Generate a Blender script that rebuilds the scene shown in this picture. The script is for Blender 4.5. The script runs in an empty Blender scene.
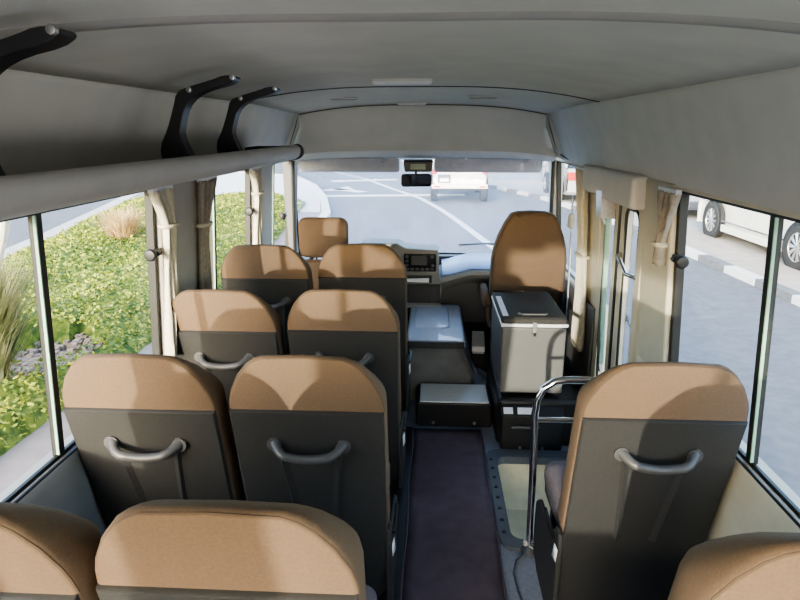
import bpy, bmesh, math, random
from mathutils import Vector, Matrix
random.seed(7)
sc = bpy.context.scene
COL = sc.collection
R = math.radians

# ------------------------------------------------------------------ materials
def mat(name, col, rough=.6, metal=0.0, var=.08, nscale=40., bump=0.0, bscale=None, spec=.5, coat=0.0, stretch=None):
    m = bpy.data.materials.new(name); m.use_nodes = True
    nt = m.node_tree; b = nt.nodes['Principled BSDF']
    b.inputs['Roughness'].default_value = rough
    b.inputs['Metallic'].default_value = metal
    b.inputs['Specular IOR Level'].default_value = spec
    b.inputs['Coat Weight'].default_value = coat
    tc = nt.nodes.new('ShaderNodeTexCoord')
    src = tc.outputs['Object']
    if stretch:
        mp = nt.nodes.new('ShaderNodeMapping'); mp.inputs['Scale'].default_value = stretch
        nt.links.new(src, mp.inputs['Vector']); src = mp.outputs['Vector']
    n = nt.nodes.new('ShaderNodeTexNoise'); n.inputs['Scale'].default_value = nscale; n.inputs['Detail'].default_value = 4
    nt.links.new(src, n.inputs['Vector'])
    cr = nt.nodes.new('ShaderNodeValToRGB')
    cr.color_ramp.elements[0].position = .3; cr.color_ramp.elements[1].position = .7
    cr.color_ramp.elements[0].color = tuple(c*(1-var) for c in col)+(1,)
    cr.color_ramp.elements[1].color = tuple(min(1, c*(1+var)) for c in col)+(1,)
    nt.links.new(n.outputs['Fac'], cr.inputs['Fac']); nt.links.new(cr.outputs['Color'], b.inputs['Base Color'])
    if bump:
        n2 = nt.nodes.new('ShaderNodeTexNoise'); n2.inputs['Scale'].default_value = bscale or nscale*4
        nt.links.new(src, n2.inputs['Vector'])
        bp = nt.nodes.new('ShaderNodeBump'); bp.inputs['Strength'].default_value = bump; bp.inputs['Distance'].default_value = .002
        nt.links.new(n2.outputs['Fac'], bp.inputs['Height']); nt.links.new(bp.outputs['Normal'], b.inputs['Normal'])
    return m

def ramp2(name, c0, c1, scale, rough=.9, p0=.4, p1=.6, detail=6, c2=None):
    m = mat(name, c0, rough, 0, 0, scale)
    cr = [n for n in m.node_tree.nodes if n.type == 'VALTORGB'][0].color_ramp
    no = [n for n in m.node_tree.nodes if n.type == 'TEX_NOISE'][0]; no.inputs['Detail'].default_value = detail
    cr.elements[0].position = p0; cr.elements[0].color = tuple(c0)+(1,)
    cr.elements[1].position = p1; cr.elements[1].color = tuple(c1)+(1,)
    if c2:
        e = cr.elements.new((p1+1)/2); e.color = tuple(c2)+(1,)
    return m

def thin_glass(name, tint=(.95, .97, .95), gloss=.05, haze=0.0, hazecol=(.8, .85, .95)):
    m = bpy.data.materials.new(name); m.use_nodes = True
    nt = m.node_tree; nt.nodes.clear()
    out = nt.nodes.new('ShaderNodeOutputMaterial')
    t = nt.nodes.new('ShaderNodeBsdfTransparent'); t.inputs['Color'].default_value = tuple(tint)+(1,)
    g = nt.nodes.new('ShaderNodeBsdfGlossy'); g.inputs['Roughness'].default_value = .02
    mx = nt.nodes.new('ShaderNodeMixShader'); mx.inputs[0].default_value = gloss
    nt.links.new(t.outputs[0], mx.inputs[1]); nt.links.new(g.outputs[0], mx.inputs[2])
    last = mx
    if haze:
        no = nt.nodes.new('ShaderNodeTexNoise'); no.inputs['Scale'].default_value = 6
        tcd = nt.nodes.new('ShaderNodeTexCoord'); nt.links.new(tcd.outputs['Object'], no.inputs['Vector'])
        mm = nt.nodes.new('ShaderNodeMath'); mm.operation = 'MULTIPLY'; mm.inputs[1].default_value = haze*2
        nt.links.new(no.outputs['Fac'], mm.inputs[0])
        d = nt.nodes.new('ShaderNodeBsdfTranslucent'); d.inputs['Color'].default_value = tuple(hazecol)+(1,)
        m2 = nt.nodes.new('ShaderNodeMixShader')
        nt.links.new(mm.outputs[0], m2.inputs[0]); nt.links.new(last.outputs[0], m2.inputs[1]); nt.links.new(d.outputs[0], m2.inputs[2])
        last = m2
    nt.links.new(last.outputs[0], out.inputs['Surface'])
    return m

M = {}
M['tan'] = mat('tan fabric', (.145, .099, .066), .85, 0, .08, 180, .35, 900, .25)
M['tan_dark'] = mat('tan piping', (.09, .06, .038), .85, 0, .08, 150)
M['panel'] = mat('charcoal moulded plastic', (.036, .036, .036), .5, 0, .12, 120, .25, 700)
M['handle'] = mat('dark handle plastic', (.075, .075, .078), .4, 0, .08, 60)
M['cushion'] = mat('purple grey seat fabric', (.20, .175, .19), .95, 0, .25, 120, .4, 500, .2, stretch=(6, 1, 1))
M['cushion_side'] = mat('grey beige side fabric', (.30, .26, .22), .9, 0, .12, 150, .3, 600, .2)
M['blackmetal'] = mat('black painted metal', (.02, .02, .022), .45, 0, .1, 50)
M['ceiling'] = mat('warm grey headliner', (.72, .70, .635), .9, 0, .05, 6, .15, 300, .2)
M['cove'] = mat('grey vinyl cove panel', (.74, .72, .665), .75, 0, .04, 8, .1, 200, .3)
M['cap'] = mat('grey front cap', (.74, .72, .67), .8, 0, .04, 8, .1, 200, .3)
M['seam'] = mat('dark seam gap', (.05, .05, .05), .8)
M['trim'] = mat('cream pillar trim', (.58, .54, .43), .6, 0, .05, 10, .05, 200)
M['trimgrey'] = mat('grey pillar trim', (.43, .41, .38), .6, 0, .05, 10)
M['wall'] = mat('grey side lining', (.36, .36, .35), .65, 0, .06, 10, .1, 250)
M['wallsunlit'] = mat('sunlit cream side lining', (.66, .61, .49), .65, 0, .06, 10, .1, 250)  # sunlight on the right wall put into the brighter cream
M['trimdark'] = mat('dark grey side lining', (.12, .12, .125), .6, 0, .08, 20, .1, 200)
M['rubber'] = mat('black window rubber', (.012, .013, .013), .5, 0, .1, 30)
M['floor'] = mat('blue grey vinyl floor', (.24, .28, .37), .5, 0, .12, 60, .1, 200)
M['carpet'] = mat('dark plum carpet', (.13, .108, .138), 1.0, 0, .12, 14, .6, 700, .1)
M['carpetedge'] = mat('carpet edge binding', (.10, .09, .12), .9, 0, .2, 200)
M['stepbeige'] = mat('pale step well vinyl', (.66, .645, .53), .55, 0, .08, 14, .1, 90)
M['edge'] = mat('dark aluminium edging', (.12, .135, .16), .5, .3, .08, 30)
M['chrome'] = mat('polished chrome tube', (.75, .76, .78), .12, 1.0, .02, 20)
M['steel'] = mat('zinc steel', (.55, .55, .56), .35, 1.0, .1, 60)
M['fridge'] = mat('shade toned grey enamel', (.145, .143, .136), .4, 0, .02, 20, .05, 600)  # enamel colour darkened to stand in for shade on the fridge
M['fridgelid'] = mat('charcoal lid', (.055, .053, .05), .75, 0, .15, 90, .1, 400, .15)
M['white'] = mat('white plastic', (.80, .80, .80), .45, 0, .03, 30)
M['whitepaper'] = mat('white paper', (.78, .80, .85), .8, 0, .03, 30)
M['black'] = mat('black plastic', (.014, .014, .016), .42, 0, .15, 60, .1, 300)
M['dash'] = mat('grey dashboard plastic', (.27, .265, .245), .6, 0, .06, 60, .1, 400)
M['dashtop'] = mat('sky tinted dash cover film', (.22, .30, .46), .28, 0, .08, 20)  # sky reflection on the dash top painted in as blue
M['dashdark'] = mat('dark dashboard plastic', (.035, .037, .042), .5, 0, .12, 60, .1, 300)
M['screen'] = mat('radio black glass', (.01, .01, .012), .15)
M['lcd'] = mat('pale green display', (.20, .28, .22), .4, 0, .05, 30)
M['alu'] = mat('brightened brushed metal sheet', (.86, .92, 1.0), .3, .15, .08, 30, .1, 120, stretch=(1, 12, 1))  # colour lifted to pale blue in place of sky light reflected by the step
M['hump'] = mat('grey engine hump mat', (.16, .165, .17), .7, 0, .2, 9, .2, 120)
M['pad'] = mat('blue grey padded cover', (.46, .51, .60), .4, 0, .08, 12, .1, 160, .7, .5)
M['curtain'] = mat('cream curtain cloth', (.60, .57, .47), .9, 0, .1, 60, .2, 400)
M['curtaingrey'] = mat('taupe curtain cloth', (.34, .31, .27), .9, 0, .15, 60, .2, 400)
M['bracket'] = mat('black bracket plastic', (.024, .024, .025), .4, 0, .1, 50, .1, 300)
M['rack'] = mat('light grey rack lip', (.44, .43, .41), .55, 0, .04, 12)
M['rackin'] = mat('dark rack tray', (.10, .10, .098), .7, 0, .1, 20)
M['lens'] = mat('frosted lamp lens', (.88, .87, .83), .35, 0, .03, 60)
M['visor'] = mat('grey lavender visor vinyl', (.72, .72, .76), .6, 0, .05, 20)
M['mirror'] = mat('mirror glass', (.45, .46, .48), .04, 1.0, 0, 10)
M['glass'] = thin_glass('window glass', (.93, .96, .93), .035)
M['windshield'] = thin_glass('windscreen glass', (.93, .96, 1.0), 0.03, .16)
M['film'] = thin_glass('clear protective film', (.93, .95, .98), .14, .18, (.85, .88, .95))
M['film2'] = mat('sky tinted clear floor film', (.62, .72, .95), .22, 0, .12, 9, .3, 30, .8)  # blue colour stands in for windscreen sky mirrored on clear film
M['film2'].node_tree.nodes['Principled BSDF'].inputs['Alpha'].default_value = .7
M['glassedge'] = mat('green glass edge', (.35, .55, .45), .2, 0, .1, 30)
M['asphalt'] = ramp2('asphalt', (.135, .14, .155), (.17, .175, .19), 9, .95, .35, .65, 10)
M['lot'] = ramp2('parking paving', (.40, .36, .32), (.48, .43, .38), 4, .95, .35, .65, 10)
M['pave'] = mat('pink brick paving', (.30, .25, .235), .95, 0, .14, 5)
M['kerbw'] = mat('white kerb paint', (.72, .71, .68), .9, 0, .08, 12)
M['kerbk'] = mat('black kerb paint', (.17, .17, .18), .9, 0, .15, 12)
M['concrete'] = mat('pale concrete', (.55, .53, .52), .95, 0, .08, 6)
M['paint'] = mat('white road paint', (.70, .71, .73), .9, 0, .12, 10)
M['soil'] = ramp2('mulch soil', (.20, .15, .12), (.42, .34, .28), 30, 1)
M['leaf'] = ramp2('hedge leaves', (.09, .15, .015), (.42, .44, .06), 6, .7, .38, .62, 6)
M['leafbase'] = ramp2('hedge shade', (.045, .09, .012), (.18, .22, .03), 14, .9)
M['blade'] = ramp2('grass blades', (.20, .22, .08), (.42, .38, .20), 8, .8)
M['straw'] = ramp2('straw grass', (.50, .33, .15), (.68, .50, .28), 8, .8)
M['plume'] = mat('pale plume', (.70, .66, .56), .9, 0, .1, 30)
M['carwhite'] = mat('white car paint', (.86, .83, .73), .25, 0, .01, 5, coat=.6)
M['carsilver'] = mat('silver car paint', (.50, .51, .54), .28, .3, .01, 5, coat=.5)
M['cargrey'] = mat('grey car paint', (.13, .14, .16), .28, .3, .01, 5, coat=.5)
M['carglass'] = mat('dark car glass', (.02, .025, .03), .08)
M['tyre'] = mat('tyre rubber', (.035, .034, .033), .85, 0, .1, 40)
M['alloy'] = mat('alloy wheel metal', (.55, .55, .55), .3, .8, .05, 20)
M['redlens'] = mat('red lamp lens', (.55, .04, .03), .2)
M['headlamp'] = mat('headlamp lens', (.7, .72, .75), .1)

# ------------------------------------------------------------------ helpers
def new_obj(name, me, m=None, parent=None):
    o = bpy.data.objects.new(name, me); COL.objects.link(o)
    if m is not None:
        for k in (m if isinstance(m, (list, tuple)) else [m]): me.materials.append(k)
    if parent: o.parent = parent
    return o
def empty(name, loc=(0, 0, 0), rz=0):
    o = bpy.data.objects.new(name, None); COL.objects.link(o); o.location = loc; o.rotation_euler = (0, 0, rz)
    o.empty_display_size = .1
    return o
def tag(o, label=None, cat=None, group=None, kind=None):
    if label: o['label'] = label
    if cat: o['category'] = cat
    if group: o['group'] = group
    if kind: o['kind'] = kind
    return o
def copy_tree(o, parent=None):
    c = o.copy(); COL.objects.link(c)
    if parent: c.parent = parent
    for ch in list(o.children): copy_tree(ch, c)
    return c
def thing(name, label, cat, loc=(0, 0, 0), rz=0, group=None):
    return tag(empty(name, loc, rz), label, cat, group)

class B:
    def __init__(s): s.bm = bmesh.new(); s.mi = 0
    def faces(s, fs):
        for f in fs: f.material_index = s.mi
    def box(s, x0, x1, y0, y1, z0, z1, mx=None):
        co = [(x, y, z) for x in (x0, x1) for y in (y0, y1) for z in (z0, z1)]
        return s.hexa(co, mx)
    def hexa(s, co, mx=None):
        v = [s.bm.verts.new(mx @ Vector(c) if mx else c) for c in co]
        q = [(0, 1, 3, 2), (4, 6, 7, 5), (0, 4, 5, 1), (2, 3, 7, 6), (0, 2, 6, 4), (1, 5, 7, 3)]
        s.faces([s.bm.faces.new([v[i] for i in f]) for f in q]); return s
    def loft(s, rings, cap0=True, cap1=True, closed=True):
        vr = [[s.bm.verts.new(p) for p in r] for r in rings]
        n = len(vr[0]); fs = []
        for a, b in zip(vr, vr[1:]):
            for i in range(n if closed else n-1):
                j = (i+1) % n
                fs.append(s.bm.faces.new((a[i], a[j], b[j], b[i])))
        if closed and cap0: fs.append(s.bm.faces.new(vr[0][::-1]))
        if closed and cap1: fs.append(s.bm.faces.new(vr[-1]))
        s.faces(fs); return s
    def tube(s, pts, r, n=8, closed=False):
        pts = [Vector(p) for p in pts]; N = len(pts); rings = []; up = None
        for i, p in enumerate(pts):
            a = pts[(i-1) % N] if (closed or i > 0) else p; b = pts[(i+1) % N] if (closed or i < N-1) else p
            t = (b-a).normalized()
            if up is None: up = t.orthogonal().normalized()
            up = (up-t*up.dot(t)).normalized(); w = t.cross(up)
            rr = r[i] if isinstance(r, (list, tuple)) else r
            rings.append([p+up*math.cos(k*2*math.pi/n)*rr+w*math.sin(k*2*math.pi/n)*rr for k in range(n)])
        if closed: rings.append(rings[0])
        return s.loft(rings, not closed, not closed)
    def prism(s, poly, f0, f1):
        return s.loft([[f0(*p) for p in poly], [f1(*p) for p in poly]])
    def lathe(s, prof, c, axis='z', n=24):
        rings = []
        for k in range(n):
            a = 2*math.pi*k/n; ring = []
            for (r, h) in prof:
                p = {'z': (r*math.cos(a), r*math.sin(a), h), 'x': (h, r*math.cos(a), r*math.sin(a)), 'y': (r*math.cos(a), h, r*math.sin(a))}[axis]
                ring.append(Vector(c)+Vector(p))
            rings.append(ring)
        rings.append(rings[0])
        s.loft(rings, closed=False)
        return s
    def sheet(s, grid):
        vr = [[s.bm.verts.new(p) for p in r] for r in grid]; fs = []
        for a, b in zip(vr, vr[1:]):
            for i in range(len(a)-1): fs.append(s.bm.faces.new((a[i], a[i+1], b[i+1], b[i])))
        s.faces(fs); return s
    def build(s, name, m, parent=None, bevel=0, smooth=True, seg=2, sub=0, solid=0, angle=40, merge=True):
        if merge: bmesh.ops.remove_doubles(s.bm, verts=s.bm.verts, dist=1e-5)
        bmesh.ops.recalc_face_normals(s.bm, faces=s.bm.faces)
        me = bpy.data.meshes.new(name); s.bm.to_mesh(me); s.bm.free()
        o = new_obj(name, me, m, parent)
        if smooth:
            try: me.shade_smooth()
            except Exception:
                for p in me.polygons: p.use_smooth = True
            try: me.set_sharp_from_angle(angle=R(angle))
            except Exception: pass
        if solid:
            md = o.modifiers.new('solid', 'SOLIDIFY'); md.thickness = solid; md.offset = 0
        if bevel:
            md = o.modifiers.new('bevel', 'BEVEL'); md.width = bevel; md.segments = seg; md.limit_method = 'ANGLE'; md.angle_limit = R(35); md.harden_normals = True
        if sub:
            md = o.modifiers.new('sub', 'SUBSURF'); md.levels = sub; md.render_levels = sub
        return o

def arc(cx, cy, r, a0, a1, n):
    return [(cx+r*math.cos(R(a0+(a1-a0)*i/n)), cy+r*math.sin(R(a0+(a1-a0)*i/n))) for i in range(n+1)]
def rrect(hx, hy, r, n=4):
    p = []
    for (sx, sy, a) in ((1, 1, 0), (-1, 1, 90), (-1, -1, 180), (1, -1, 270)):
        p += arc(sx*(hx-r), sy*(hy-r), r, a, a+90, n)
    return p
def smoothpoly(pts, it=2):
    for _ in range(it):
        q = []
        n = len(pts)
        for i in range(n):
            a, b = Vector(pts[i]), Vector(pts[(i+1) % n])
            q += [tuple(a*.75+b*.25), tuple(a*.25+b*.75)]
        pts = q
    return pts

# ------------------------------------------------------------------ camera
cam = bpy.data.cameras.new('camera'); cam_o = bpy.data.objects.new('camera', cam); COL.objects.link(cam_o)
cam.sensor_width = 36; cam.lens = 27; cam.clip_start = .02; cam.clip_end = 500
cam_o.location = (.08, 0, 1.68)
cam_o.rotation_euler = (math.pi/2-math.atan(170/math.hypot(600, 32)), 0, math.atan(32/600))
sc.camera = cam_o

# ------------------------------------------------------------------ shell
YR, YF = -1.9, 4.62           # rear and front of the cabin
SILL, WTOP = .752, 1.475
def xw(z): return 1.0-.065*max(0, z-SILL)
def wbox(b, s, y0, y1, z0, z1, t0, t1):
    co = [(s*(xw(z)+t), y, z) for t in (t0, t1) for y in (y0, y1) for z in (z0, z1)]
    return b.hexa(co)
def st(o): o['kind'] = 'structure'; return o

b = B()                                                   # floor with an opening for the stepwell
b.box(-1.08, .40, YR, YF+.1, -.06, 0); b.box(.40, 1.08, YR, 2.18, -.06, 0); b.box(.40, 1.08, 2.90, YF+.1, -.06, 0)
st(b.build('floor', M['floor'], smooth=False))

def profile_x(u): return .82*u
def ceil_z(x, y):
    drop = 0 if y < 3.21 else .05*min(1, (y-3.21)/.94)
    return 1.81+(.09-drop*.55)*(1-min(1, abs(x)/.82)**2.8)-drop*.45
ys = [YR, -1, -.2, .4, 1.0, 1.27, 1.6, 2.2, 2.8, 3.21, 3.4, 3.6, 3.8, 4.0, 4.16]
b = B(); b.sheet([[(profile_x(k/12), y, ceil_z(profile_x(k/12), y)) for k in range(-12, 13)] for y in ys])
b.build('ceiling', M['ceiling'], solid=.012); st(bpy.data.objects['ceiling'])
# roof skin above
b = B(); b.sheet([[(1.02*k/12, y, 1.95+.10*(1-(k/12)**4)-(.05 if abs(k) == 12 else 0)) for k in range(-12, 13)] for y in (YR-.1, 1, 4.3, 4.7)])
st(b.build('roof', M['carwhite'], solid=.03))
# ceiling ribs
def rib(name, y, w, h, m, bow=0):
    prof = [(y-w/2, 0), (y-w/4, -h), (y+w/4, -h), (y+w/2, 0), (y+w/2, .012), (y-w/2, .012)]
    b = B(); b.loft([[(profile_x(k/16), yy-bow*(k/16)**2, ceil_z(profile_x(k/16), yy-bow*(k/16)**2)+zz-.005) for (yy, zz) in prof] for k in range(-16, 17)])
    return st(b.build(name, m))
rib('trim_1', 1.27, .06, .009, M['trimgrey'], .26)
rib('trim_2', 3.21, .018, .005, M['seam'], .34)
rib('trim_3', 4.155, .02, .006, M['seam'])

def side_cove(name, s, y0, y1):
    prof = [(.82, 1.812), (.835, 1.79), (.87, 1.70), (.915, 1.60), (.938, 1.53), (.955, 1.49), (.99, 1.478), (1.03, 1.47)]
    b = B(); b.sheet([[(s*x, y, z) for (x, z) in prof] for y in (y0, 0, 1.5, 3, y1)])
    return st(b.build(name, M['cove'], solid=.01))
side_cove('trim_4', -1, YR, 4.2); side_cove('trim_5', 1, YR, 4.2)
for i, s in enumerate((-1, 1)):                             # dark seam between ceiling and cove
    b = B(); b.tube([(s*.822, YR, 1.808), (s*.822, 1, 1.808), (s*.822, 4.16, 1.806)], .004, 6)
    st(b.build('trim_%d' % (6+i), M['seam']))

# front cap above the windscreen
cap = []
for k in range(-14, 15):
    u = k/14; x = u*.86
    zt = ceil_z(x*.95, 4.16); yt = 4.16
    e = abs(u)**4
    cap.append([(x*.955, yt, zt), (x*.965, yt+.03, zt-.03), (x, yt+.05, 1.70-.015*e), (x*1.03, yt+.045, 1.60-.02*e), (x*1.045, yt+.02, 1.565-.035*e), (x*1.05, yt+.005, 1.548-.04*e), (x*1.05, yt+.03, 1.532-.04*e), (x*1.07, yt+.18, 1.505-.03*e), (x*1.10, yt+.36, 1.478-.015*e)])
b = B(); b.sheet(cap); st(b.build('trim_8', M['cap'], solid=.008))
for i, s in enumerate((-1, 1)):                             # corner fillers between cap and side
    b = B(); b.sheet([[(s*.82, 4.16, 1.805), (s*.83, 4.2, 1.70), (s*.885, 4.19, 1.56), (s*.90, 4.18, 1.51)], [(s*.835, 4.1, 1.805), (s*.88, 4.12, 1.70), (s*.93, 4.12, 1.56), (s*.95, 4.12, 1.49)], [(s*.99, 4.1, 1.82), (s*1.0, 4.2, 1.70), (s*1.0, 4.3, 1.56), (s*1.0, 4.4, 1.47)]])
    st(b.build('trim_%d' % (9+i), M['cap'], solid=.006))
    b = B(); b.tube([(s*.822, 4.16, 1.806), (s*.85, 4.165, 1.70), (s*.895, 4.165, 1.58), (s*.925, 4.15, 1.525), (s*.955, 3.95, 1.492)], .004, 6)
    st(b.build('trim_%d' % (11+i), M['seam']))

# side walls: lower lining, pillars and header in one structure each
LP = [(YR, -1.55), (.16, .42), (2.22, 2.60), (3.46, 3.86), (4.46, YF)]
RP = [(YR, -1.55), (.16, .42), (2.22, 2.52), (3.18, 3.56), (4.42, YF)]
def wall(name, s, pillars, m, gap=None):
    b = B()
    segs = [(YR, YF)] if not gap else [(YR, gap[0]), (gap[1], YF)]
    for (a, c) in segs:
        prof = [(.985, 0), (.99, .50), (.984, .60), (.984, .70), (.988, .73), (1.0, SILL-.005), (1.06, SILL-.005), (1.06, 0)]
        b.loft([[(s*x, y, z) for (x, z) in prof] for y in (a, c)])
    wbox(b, s, YR, YF, WTOP, WTOP+.09, .0, .06)
    o = b.build(name, m, smooth=True, angle=50); st(o)
    return o
wall('wall_left', -1, LP, M['wall']); wall('wall_right', 1, RP, M['wallsunlit'], (2.52, 3.18))
n = 13
for s, P in ((-1, LP), (1, RP)):
    for (a, c) in P:
        b = B(); wbox(b, s, a, c, SILL-.02, WTOP+.02, -.015, .028)
        st(b.build('trim_%d' % n, M['rubber'] if (s < 0 and a > 4) else M['trimgrey'] if s < 0 else M['trim'], bevel=.012)); n += 1

b = B(); b.box(.968, .984, 3.19, 4.40, .0, .738); st(b.build('trim_%d' % n, M['trimdark'], bevel=.006)); n += 1
# ------------------------------------------------------------------ windows
wn = 0
def window(s, y0, y1, mull, latch=None):
    global wn; wn += 1
    root = empty('window_%d' % wn, (0, 0, 0)); st(root)
    b = B(); fw = .022
    wbox(b, s, y0, y1, SILL-.01, SILL+.006, .008, .022); wbox(b, s, y0, y1, WTOP-.010, WTOP+.01, .006, .036)
    wbox(b, s, y0, y0+fw, SILL, WTOP, .004, .036); wbox(b, s, y1-fw, y1, SILL, WTOP, .004, .036)
    b.build('window_frame', M['rubber'], root, bevel=.003)
    if mull:
        b = B(); wbox(b, s, mull-.012, mull+.012, SILL, WTOP, .004, .03); b.build('mullion', M['rubber'], root, bevel=.003)
        b = B(); wbox(b, s, mull-.018, mull-.0125, SILL+.01, WTOP-.01, .004, .012); b.build('glass_edge', M['glassedge'], root)
    ps = [(y0+.005, y1-.005)] if not mull else [(y0+.005, mull), (mull, y1-.005)]
    for i, (a, c) in enumerate(ps):
        b = B(); t = .012+.008*i
        b.sheet([[(s*(xw(z)+t), y, z) for y in (a, c)] for z in (SILL, WTOP)])
        b.build('pane', M['glass'], root)
    if latch:
        b = B(); ly, lz = latch; x = s*(xw(lz)-.0)
        b.box(min(x, x-s*.02), max(x, x-s*.02), ly-.012, ly+.035, lz-.014, lz+.014)
        b.lathe([(0, -.013), (.019, -.011), (.024, -.005), (.024, .003), (.010, .010), (.012, .05)], (x-s*.012, ly-.042, lz), 'y', 16)
        b.tube([(x-s*.022, ly-.013, lz), (x-s*.022, ly+.02, lz)], .009, 8)
        b.build('latch', M['black'], root, bevel=.005)
    return root
window(-1, -1.55, .16, -.62); window(-1, .42, 2.22, 1.535, (2.17, 1.235)); window(-1, 2.60, 3.46, 2.86, (3.41, 1.235)); window(-1, 3.86, 4.46, 3.98, (4.2, 1.1))
window(1, -1.55, .16, -.62); window(1, .42, 2.22, 1.60, (2.15, 1.235)); window(1, 3.56, 4.42, 3.70)
# sill ledges
for i, s in enumerate((-1, 1)):
    b = B(); b.tube([(s*.985, YR, SILL+.002), (s*.985, 2.2 if s > 0 else 4.4, SILL+.002)], .005, 6)
    st(b.build('baseboard_%s' % ('left' if s < 0 else 'right'), M['rubber']))

# rear wall with a big window
b = B()
b.box(-1.0, 1.0, YR-.06, YR, 0, .80); b.box(-1.0, 1.0, YR-.06, YR, 1.60, 1.92)
b.box(-1.02, -.86, YR-.06, YR, .80, 1.60); b.box(.86, 1.02, YR-.06, YR, .80, 1.60)
st(b.build('wall_rear', M['wall'], smooth=False))
wr = st(empty('window_%d' % (wn+1)))
b = B(); b.box(-.02, .02, YR-.05, YR-.01, .80, 1.60); b.box(-.88, .88, YR-.05, YR-.01, .80, .83); b.box(-.88, .88, YR-.05, YR-.01, 1.57, 1.60); b.build('window_frame', M['rubber'], wr)
b = B(); b.sheet([[(x, YR-.03, z) for x in (-.86, .86)] for z in (.80, 1.60)]); b.build('pane', M['glass'], wr)

# front wall below the windscreen, windscreen and A pillars
def wsx(u): return u*.985
def wsy(u, v): return 4.60+.10*(1-u*u)+.13*(1-v)-.02
b = B()
b.box(-1.03, 1.03, YF+.06, YF+.14, -.5, .72); st(b.build('wall_front', M['dashdark'], smooth=False))
ws = st(empty('window_%d' % (wn+2)))
b = B(); b.sheet([[(wsx(k/10), wsy(k/10, v), .72+v*.77) for k in range(-10, 11)] for v in (0, .25, .5, .75, 1)])
b.build('pane', M['windshield'], ws)
b = B()
for s in (-1, 1):
    b.tube([(s*.985, wsy(1, 0)-.01, .70), (s*.98, wsy(1, .5)-.01, 1.1), (s*.965, wsy(1, 1)-.01, 1.50)], .014, 8)
b.tube([(wsx(k/10), wsy(k/10, 0)-.01, .715) for k in range(-10, 11)], .012, 6)
b.build('window_frame', M['rubber'], ws)
for s in (-1, 1):
    b = B(); b.loft([[(s*(.955-.025*v), 4.50-.02*v, .70+.80*v), (s*(.985), 4.60+.10*(1-v), .70+.8*v), (s*1.02, 4.56, .70+.8*v), (s*1.02, 4.44, .70+.8*v), (s*(.965-.02*v), 4.44-.02*v, .70+.8*v)] for v in (0, .5, 1)])
    st(b.build('trim_%d' % n, M['trimdark'] if s < 0 else M['trim'], bevel=.01)); n += 1
    b = B(); b.tube([(s*.952, 4.415, .76), (s*.930, 4.395, 1.48)], .013, 8); st(b.build('trim_%d' % n, M['rubber'])); n += 1

# ------------------------------------------------------------------ door on the right with its stepwell
XD = .985
dr = st(empty('door_1'))
def dbox(b, y0, y1, z0, z1, t0, t1): return wbox(b, 1, y0, y1, z0, z1, t0, t1)
for (a, c) in ((2.53, 2.84), (2.87, 3.17)):
    b = B(); zb, zt = -.28, 1.455; iy0, iy1, iz0, iz1 = a+.065, c-.065, .18, 1.34
    for (p, q, e, f) in ((a, iy0, zb, zt), (iy1, c, zb, zt), (iy0, iy1, zb, iz0), (iy0, iy1, iz1, zt)): dbox(b, p, q, e, f, .0, .035)
    leaf = b.build('leaf_panel', M['trim'], dr, bevel=.004)
    b = B(); ring = rrect((iy1-iy0)/2+.004, (iz1-iz0)/2+.004, .05); cy, cz = (iy0+iy1)/2, (iz0+iz1)/2
    b.tube([(xw(cz+q)+.0, cy+p, cz+q) for p, q in ring], .008, 6, True); b.build('window_seal', M['rubber'], dr)
    b = B(); b.sheet([[(xw(z)+.015, y, z) for y in (iy0-.01, iy1+.01)] for z in (iz0-.01, iz1+.01)]); b.build('pane', M['glass'], dr)
b = B(); dbox(b, 2.842, 2.868, -.28, 1.46, -.004, .02); b.build('hinge_seal', M['rubber'], dr)
b = B(); dbox(b, 2.985, 3.005, .5, 1.30, -.035, -.012); b.build('glass_edge', M['glassedge'], dr, bevel=.004)
b = B(); dbox(b, 2.93, 3.03, 1.27, 1.40, -.075, -.005); b.tube([(.915, 2.95, 1.33), (.895, 2.95, 1.30), (.915, 2.95, 1.24)], .008, 8); b.build('lock_box', M['steel'], dr, bevel=.012)
b = B(); b.tube([(.975, 2.80, 1.13), (.94, 2.78, 1.12), (.935, 2.62, 1.07), (.975, 2.58, 1.06)], .010, 10); b.build('handle', M['chrome'], dr)
b = B(); b.tube([(.955, 3.03, 1.28), (.95, 3.02, .95), (.953, 3.01, .62), (.96, 2.98, .50), (.962, 2.96, .47)], .004, 6); b.build('cable', M['black'], dr)
# door lettering
try:
    cu = bpy.data.curves.new('lettering', 'FONT'); cu.body = 'AUT'; cu.size = .062; cu.extrude = .0005
    to = bpy.data.objects.new('tmp', cu); COL.objects.link(to)
    bpy.context.view_layer.update()
    dg = bpy.context.evaluated_depsgraph_get(); me = bpy.data.meshes.new_from_object(to.evaluated_get(dg))
    bpy.data.objects.remove(to)
    lt = new_obj('lettering', me, M['black'], dr)
    lt.rotation_euler = (R(90), 0, R(-90)); lt.location = (xw(.8)+.010, 2.778, .80)
except Exception as e: print('lettering', e)
# header box over the door
b = B(); co = [(x, y, z) for x in (.885, .985) for y in (2.50, 3.34) for z in (1.365, 1.50)]
hd = b.hexa(co).build('door_motor_cover', M['cap'], bevel=.02, seg=3)
tag(hd, 'grey rectangular cover box above the entrance door', 'cover box')

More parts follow.
